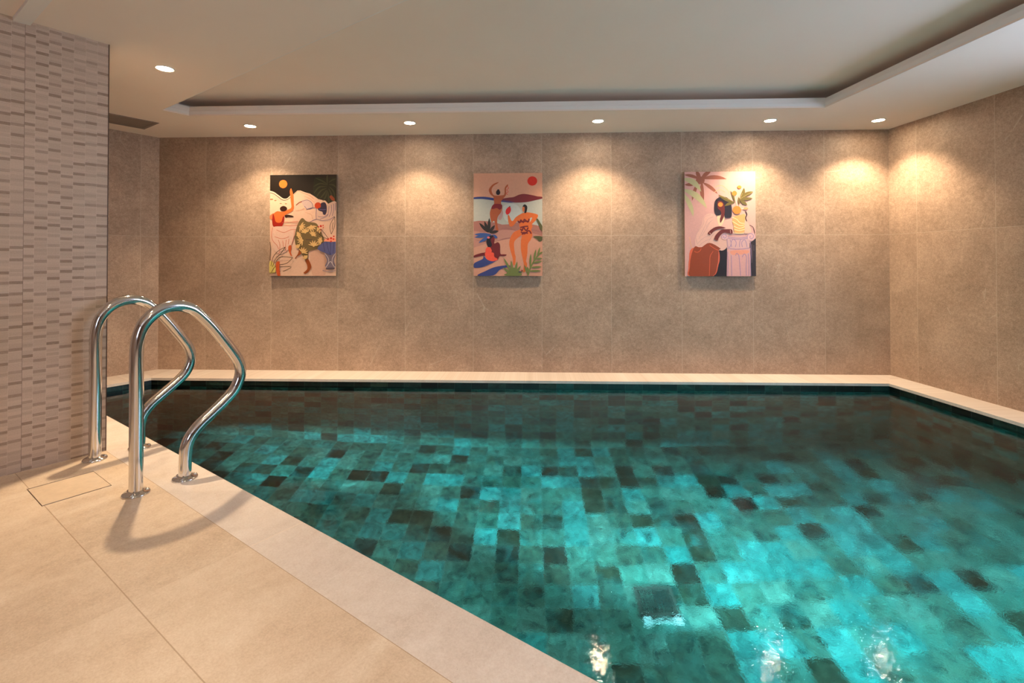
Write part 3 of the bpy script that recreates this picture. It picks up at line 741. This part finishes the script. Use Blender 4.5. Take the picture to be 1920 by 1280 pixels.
def print_sun():
    A = Art(78, 852, 58, 1204, PWD, PHT)
    sk = (176, 88, 44); sk2 = (216, 108, 46); mau = (166, 112, 100); pk = (205, 150, 128); blu = (52, 64, 128); wat = (182, 184, 176)
    A.S((214, 158, 132), [(78, 58), (852, 58), (852, 400), (78, 400)], False)
    A.S(wat, [(78, 345), (170, 340), (290, 360), (400, 378), (560, 388), (700, 370), (852, 345), (852, 660), (78, 660)], False)
    A.S((196, 200, 196), [(420, 420), (560, 410), (620, 520), (500, 600), (420, 560)])
    A.S(mau, [(78, 596), (140, 588), (220, 592), (330, 612), (400, 632), (480, 628), (600, 600), (700, 622), (852, 655), (852, 1204), (78, 1204)], False)
    A.S((186, 134, 120), [(78, 700), (200, 720), (420, 690), (640, 700), (852, 760), (852, 900), (78, 900)], False)
    for q in [[(90, 800), (300, 830), (430, 790), (600, 770)], [(380, 680), (450, 672), (560, 700)], [(700, 690), (780, 700), (850, 720)]]: A.Lz((156, 104, 98), q, 16, True)
    A.S(pk, [(78, 890), (200, 850), (400, 805), (600, 775), (700, 775), (852, 800), (852, 1204), (78, 1204)], False)
    A.O((214, 44, 22), 740, 148, 55, 52)
    A.S(blu, [(78, 328), (140, 320), (215, 322), (320, 338), (420, 355), (520, 386), (440, 384), (300, 362), (180, 345), (78, 345)])
    A.S((120, 36, 40), [(400, 345), (470, 332), (530, 325), (590, 300), (650, 291), (740, 306), (800, 320), (852, 326), (852, 344), (760, 366), (680, 382), (580, 388), (490, 384), (410, 366)])
    A.Lz((86, 50, 96), [(380, 358), (460, 372), (540, 384)], 16, True)
    # dancer seen from behind
    A.S(sk, [(300, 322), (266, 292), (250, 242), (280, 196), (318, 170), (360, 158), (348, 172), (306, 198), (282, 236), (286, 272), (312, 306), (395, 306), (425, 292), (430, 222), (462, 184), (466, 202), (446, 228), (446, 280), (438, 312), (404, 350), (388, 380), (392, 410), (402, 450), (384, 500), (352, 545), (344, 600), (352, 660), (358, 696), (330, 690), (322, 630), (308, 590), (282, 606), (268, 560), (262, 500), (280, 440), (308, 400), (306, 355)])
    A.S((128, 16, 18), [(308, 404), (390, 406), (400, 440), (374, 466), (340, 448), (298, 458), (278, 448)])
    A.S((184, 150, 148), [(398, 470), (412, 500), (398, 560), (378, 582), (352, 560), (380, 510)])
    A.O((38, 14, 12), 355, 274, 24, 28); A.O((38, 14, 12), 357, 250, 14, 12); A.Lz((216, 92, 72), [(456, 205), (474, 225), (452, 245), (470, 265), (446, 285), (466, 300)], 7)
    # standing woman
    A.S(sk2, [(560, 545), (640, 502), (700, 498), (790, 518), (803, 540), (780, 585), (736, 630), (742, 655), (728, 690), (740, 745), (722, 800), (690, 850), (684, 950), (670, 1040), (682, 1072), (662, 1150), (636, 1160), (644, 1080), (632, 1020), (612, 910), (612, 810), (622, 752), (570, 786), (538, 822), (534, 880), (544, 960), (552, 990), (546, 1072), (524, 1080), (520, 1012), (492, 915), (480, 835), (500, 762), (540, 712), (600, 684), (592, 640), (602, 602), (566, 600), (520, 650), (488, 650), (470, 600), (464, 530), (480, 532), (500, 580), (520, 592)])
    A.S(wat, [(716, 560), (738, 558), (724, 590), (712, 604)])
    A.S((30, 18, 14), [(634, 424), (656, 408), (682, 430), (680, 470), (668, 504), (650, 500), (652, 470), (636, 450)]); A.S((214, 120, 70), [(630, 440), (650, 436), (654, 468), (640, 494), (628, 470)])
    A.S((214, 30, 22), [(440, 500), (448, 460), (486, 430), (500, 468), (484, 506), (458, 522)]); A.Lz((80, 60, 30), [(484, 440), (488, 425)], 9)
    bik = (112, 34, 30)
    for q in [[(575, 590), (600, 612), (610, 582), (640, 610), (650, 575), (690, 605), (704, 568)], [(580, 605), (640, 598), (700, 596)], [(604, 665), (650, 655), (694, 652)], [(606, 680), (625, 700), (640, 665), (670, 700), (694, 665)], [(612, 712), (650, 736), (700, 700), (728, 735)], [(626, 745), (640, 720), (690, 730)]]: A.Lz(bik, q, 15)
    # dark and blue plants
    for q in [(245, 722, 140, 612), (245, 722, 200, 594), (250, 722, 255, 558), (255, 722, 318, 638), (258, 724, 362, 704)]: A.leaf((44, 34, 20), q[0], q[1], q[2], q[3], 34)
    for q in [(280, 742, 85, 740), (280, 745, 88, 772), (280, 748, 135, 834), (270, 750, 195, 806), (285, 745, 348, 782)]: A.leaf((54, 84, 150), q[0], q[1], q[2], q[3], 34)
    # seated woman
    dr = (106, 18, 12); co = (236, 84, 58)
    A.S(blu, [(85, 1062), (180, 1015), (192, 980), (240, 1028), (335, 1030), (200, 1098), (85, 1112)])
    A.S(blu, [(120, 1199), (210, 1150), (320, 1104), (465, 1084), (484, 1100), (380, 1130), (300, 1196)])
    A.S(dr, [(85, 975), (150, 952), (220, 932), (240, 860), (262, 768), (300, 756), (316, 792), (312, 842), (350, 828), (376, 860), (380, 955), (420, 962), (452, 968), (430, 982), (372, 985), (345, 1028), (290, 1010), (200, 978), (85, 998)])
    A.S((22, 10, 8), [(226, 800), (256, 758), (292, 752), (300, 768), (270, 800), (286, 862), (250, 884), (226, 852)])
    A.S(co, [(224, 888), (264, 886), (282, 934), (214, 936)]); A.S(co, [(212, 940), (300, 944), (312, 990), (350, 1018), (300, 1040), (240, 1026), (212, 986)]); A.O((220, 110, 110), 246, 776, 16, 12)
    # cactus pads and ferns
    ol = (86, 84, 46)
    A.S(ol, [(784, 576), (802, 570), (832, 618), (852, 652), (852, 708), (828, 684), (814, 640)]); A.S(ol, [(750, 768), (790, 760), (852, 768), (852, 806), (822, 822), (792, 796)])
    gf = (112, 122, 64)
    A.Lz(gf, [(690, 1198), (720, 1110), (770, 1020), (830, 950)], 16)
    for q in [(715, 1120, 722, 955), (755, 1040, 780, 905), (795, 995, 826, 884), (820, 965, 852, 935), (720, 1110, 845, 1102), (700, 1150, 838, 1146), (745, 1060, 850, 1040), (775, 1015, 852, 1010), (690, 1190, 650, 1080), (700, 1160, 680, 1100)]: A.leaf(gf, *q, 22)
    for q in [(520, 1190, 415, 1000), (520, 1190, 500, 1030), (540, 1190, 570, 1040), (500, 1180, 412, 1110), (500, 1190, 418, 1190), (545, 1190, 610, 1090), (520, 1190, 455, 1070), (540, 1190, 640, 1150)]: A.leaf(gf, *q, 26)
    A.S(gf, [(450, 1196), (500, 1120), (560, 1120), (620, 1196)]); A.O((60, 60, 80), 600, 1160, 20, 7); A.O((150, 50, 40), 624, 1145, 10)
    return A

def print_vase():
    A = Art(97, 868, 76, 1204, PWD, PHT)
    mv = (214, 166, 162); palm = (158, 96, 78); gl = (196, 190, 146); hair = (44, 38, 48); br = (112, 48, 42); lil = (172, 148, 186); pale = (228, 184, 172); ol = (110, 98, 50); orr = (240, 136, 58)
    A.S(mv, [(97, 76), (868, 76), (868, 1204), (97, 1204)], False)
    A.S((222, 176, 166), [(480, 76), (868, 76), (868, 700), (620, 600), (480, 300)], False)
    for q in [(270, 160, 90, 108, 34, 12), (270, 160, 225, 60, 44, 0), (275, 160, 395, 60, 44, -8), (280, 155, 558, 158, 46, -20), (290, 190, 460, 318, 38, -10), (290, 180, 305, 400, 44, 10), (250, 190, 180, 390, 36, 10), (250, 180, 95, 215, 40, -12)]: A.leaf(palm, *q)
    A.O(palm, 270, 168, 48, 42)
    A.leaf(gl, 60, 150, 280, 292, 62, -40); A.leaf(gl, 60, 262, 340, 472, 66, -40); A.leaf(gl, 70, 300, 192, 562, 50, -22)
    for q in [[(430, 240), (500, 225), (560, 270), (590, 330)], [(420, 300), (480, 270), (540, 300)], [(150, 780), (165, 870), (180, 900)]]: A.Lz((232, 178, 140), q, 7)
    # dark ground
    A.S((36, 30, 34), [(462, 932), (555, 888), (560, 1204), (410, 1204), (455, 1090)], False)
    A.S((44, 32, 30), [(800, 850), (868, 795), (868, 1204), (800, 1204)], False)
    for q in [[(825, 860), (830, 960), (822, 1060)], [(845, 870), (846, 930)]]: A.Lz((120, 96, 100), q, 4)
    # blouse
    A.S(pale, [(214, 880), (212, 800), (232, 740), (286, 640), (300, 575), (350, 532), (430, 538), (452, 600), (486, 662), (540, 600), (620, 590), (700, 640), (660, 720), (560, 770), (562, 880), (490, 928), (380, 850), (270, 896)])
    for q in [[(230, 850), (222, 760), (300, 640), (310, 570), (380, 540)], [(250, 800), (320, 660), (350, 590), (410, 565)], [(280, 770), (345, 670), (380, 610)], [(230, 860), (290, 800), (350, 770)], [(250, 880), (310, 830), (380, 800)], [(300, 880), (350, 840), (380, 790), (420, 740)], [(330, 680), (350, 640), (400, 600)]]: A.Lz((206, 166, 160), q, 5)
    A.S((246, 214, 176), [(450, 560), (480, 545), (530, 560), (520, 620), (490, 662), (462, 640)])
    # rust trousers
    A.S((220, 106, 78), [(180, 900), (142, 1030), (136, 1120), (146, 1204), (404, 1204), (462, 1080), (476, 1010), (466, 930), (420, 900)])
    A.S((150, 70, 42), [(206, 884), (270, 896), (366, 844), (482, 904), (466, 925), (460, 1010), (450, 1080), (396, 1204), (156, 1204), (150, 1110), (162, 1000)])
    for q in [[(200, 935), (230, 946), (262, 930), (275, 905)], [(366, 868), (420, 905), (462, 925)], [(405, 935), (372, 990), (368, 1070), (362, 1200)]]: A.Lz((214, 98, 62), q, 7)
    # column
    A.S((220, 168, 166), [(558, 900), (806, 900), (808, 1204), (550, 1204)], False); A.S((216, 176, 178), [(558, 780), (800, 775), (800, 905), (558, 905)], False)
    A.S((232, 158, 134), [(600, 930), (780, 925), (770, 960), (620, 975)])
    for q in [[(560, 780), (680, 794), (800, 778)], [(565, 796), (680, 808), (790, 794)], [(560, 905), (680, 914), (800, 900)], [(556, 800), (562, 880), (585, 890), (600, 850), (590, 812)], [(605, 890), (600, 840), (625, 805), (655, 840), (645, 890)], [(690, 890), (695, 830), (705, 810)], [(720, 890), (715, 840), (745, 812), (765, 850), (770, 890)], [(600, 980), (605, 1200)], [(650, 985), (655, 960), (680, 975), (690, 1050), (700, 1200)], [(720, 1000), (740, 965), (765, 1000), (760, 1100), (762, 1200)], [(785, 960), (790, 1080), (788, 1200)], [(560, 940), (565, 1080), (560, 1200)], [(808, 830), (815, 950), (808, 1050), (812, 1200)]]: A.Lz((156, 132, 172), q, 6)
    def volute(x, y, r):
        A.O((222, 180, 184), x, y, r + 2); A.Lz((156, 132, 172), [(x + r * (1 - .065 * k) * math.cos(k * .62 + 2.6), y + r * (1 - .065 * k) * math.sin(k * .62 + 2.6)) for k in range(14)], 6)
    volute(815, 780, 44); volute(528, 778, 32)
    # vase
    A.S((228, 176, 112), [(640, 560), (700, 545), (752, 540), (756, 620), (746, 728), (640, 732), (628, 660), (612, 610)])
    for q in [[(612, 570), (660, 590), (700, 630), (755, 635)], [(612, 610), (660, 640), (700, 660), (752, 650)], [(630, 665), (690, 690), (750, 670)], [(636, 700), (690, 712), (748, 700)], [(620, 735), (690, 745), (770, 735)]]: A.Lz((250, 226, 176), q, 8)
    A.S((236, 190, 170), [(752, 600), (800, 660), (820, 730), (750, 745), (748, 700)])
    A.Lz((60, 40, 44), [(756, 505), (772, 540), (758, 575), (770, 615)], 10); A.Lz((60, 40, 44), [(800, 655), (840, 680), (856, 742)], 6)
    # head
    A.S(hair, [(428, 400), (452, 366), (500, 350), (560, 358), (596, 410), (608, 470), (606, 560), (576, 576), (535, 568), (520, 500), (498, 500), (490, 540), (442, 546), (422, 494)])
    A.S(br, [(456, 400), (500, 396), (528, 440), (530, 540), (500, 610), (484, 628), (480, 590), (494, 540), (486, 500), (458, 470)])
    A.O(orr, 486, 432, 26, 24)
    # flowers and leaves
    for q in [(645, 412, 462, 324, 34, -10), (640, 412, 530, 450, 30, 8), (640, 410, 596, 285, 20, 6), (640, 408, 540, 372, 26, -6), (698, 368, 742, 252, 38, 12), (700, 372, 842, 296, 44, -10), (702, 372, 832, 366, 34, 4), (700, 376, 776, 438, 40, 6), (690, 436, 684, 350, 22, 0)]: A.leaf(ol, *q)
    for q in [[(640, 410), (560, 370), (480, 335)], [(702, 370), (770, 330), (830, 300)], [(700, 370), (725, 310)]]: A.Lz((176, 160, 96), q, 3)
    for q in [(664, 492, 46, 44), (638, 312, 26, 26), (692, 246, 22, 18), (760, 476, 26, 12)]: A.O(orr if q[0] != 760 else (236, 160, 110), *q)
    for q in [[(640, 340), (655, 400), (665, 450)], [(690, 440), (712, 480), (740, 470)]]: A.Lz((250, 216, 190), q, 5)
    # arms and hands
    A.S(br, [(346, 745), (360, 722), (400, 690), (440, 672), (490, 668), (542, 684), (500, 690), (450, 700), (410, 722), (376, 758)])
    A.S(br, [(608, 702), (612, 745), (570, 742), (530, 734), (496, 752), (466, 790), (456, 824), (446, 815), (438, 826), (428, 808), (414, 810), (426, 770), (462, 728), (500, 702), (550, 698)])
    A.Lz(pale, [(366, 736), (382, 754)], 5); A.Lz(pale, [(590, 706), (592, 742)], 4)
    return A

PWD, PHT, PTH, PGAP = 0.608, 0.910, 0.018, 0.010
def art_print(s, z, art, label):
    c = BL + BU * s; inn = Vector((BU.y, -BU.x)); c = c + inn * PGAP
    t = thing('art_print', label, 'picture', (c.x, c.y, z), math.atan2(BU.y, BU.x), 'unframed illustrated prints on the back wall')
    bm = bmesh.new(); box(bm, 0, PWD, -PTH, 0, 0, PHT); bmesh.ops.recalc_face_normals(bm, faces=bm.faces); obj('board', bm, M['board'], t, bevel=0.0008)
    for x in (0.08, PWD - 0.08):
        for zz in (0.1, PHT - 0.1):
            bm = bmesh.new(); box(bm, x - .012, x + .012, 0, PGAP, zz - .012, zz + .012); obj('wall_fixing', bm, M['dark'], t)
    A = art(); o = obj('picture', A.bm, [ink(c) for c in A.mats], t); o.location = (0, -PTH - 0.0002, 0)
    return t
art_print(1.053, 0.853, print_night, 'unframed print of dancing women under an orange moon in a black night sky')
art_print(2.898, 0.853, print_sun, 'unframed print of bathers on a pink beach under a round red sun')
art_print(4.745, 0.851, print_vase, 'unframed pink print of a dark-haired woman leaning by a vase on a column')
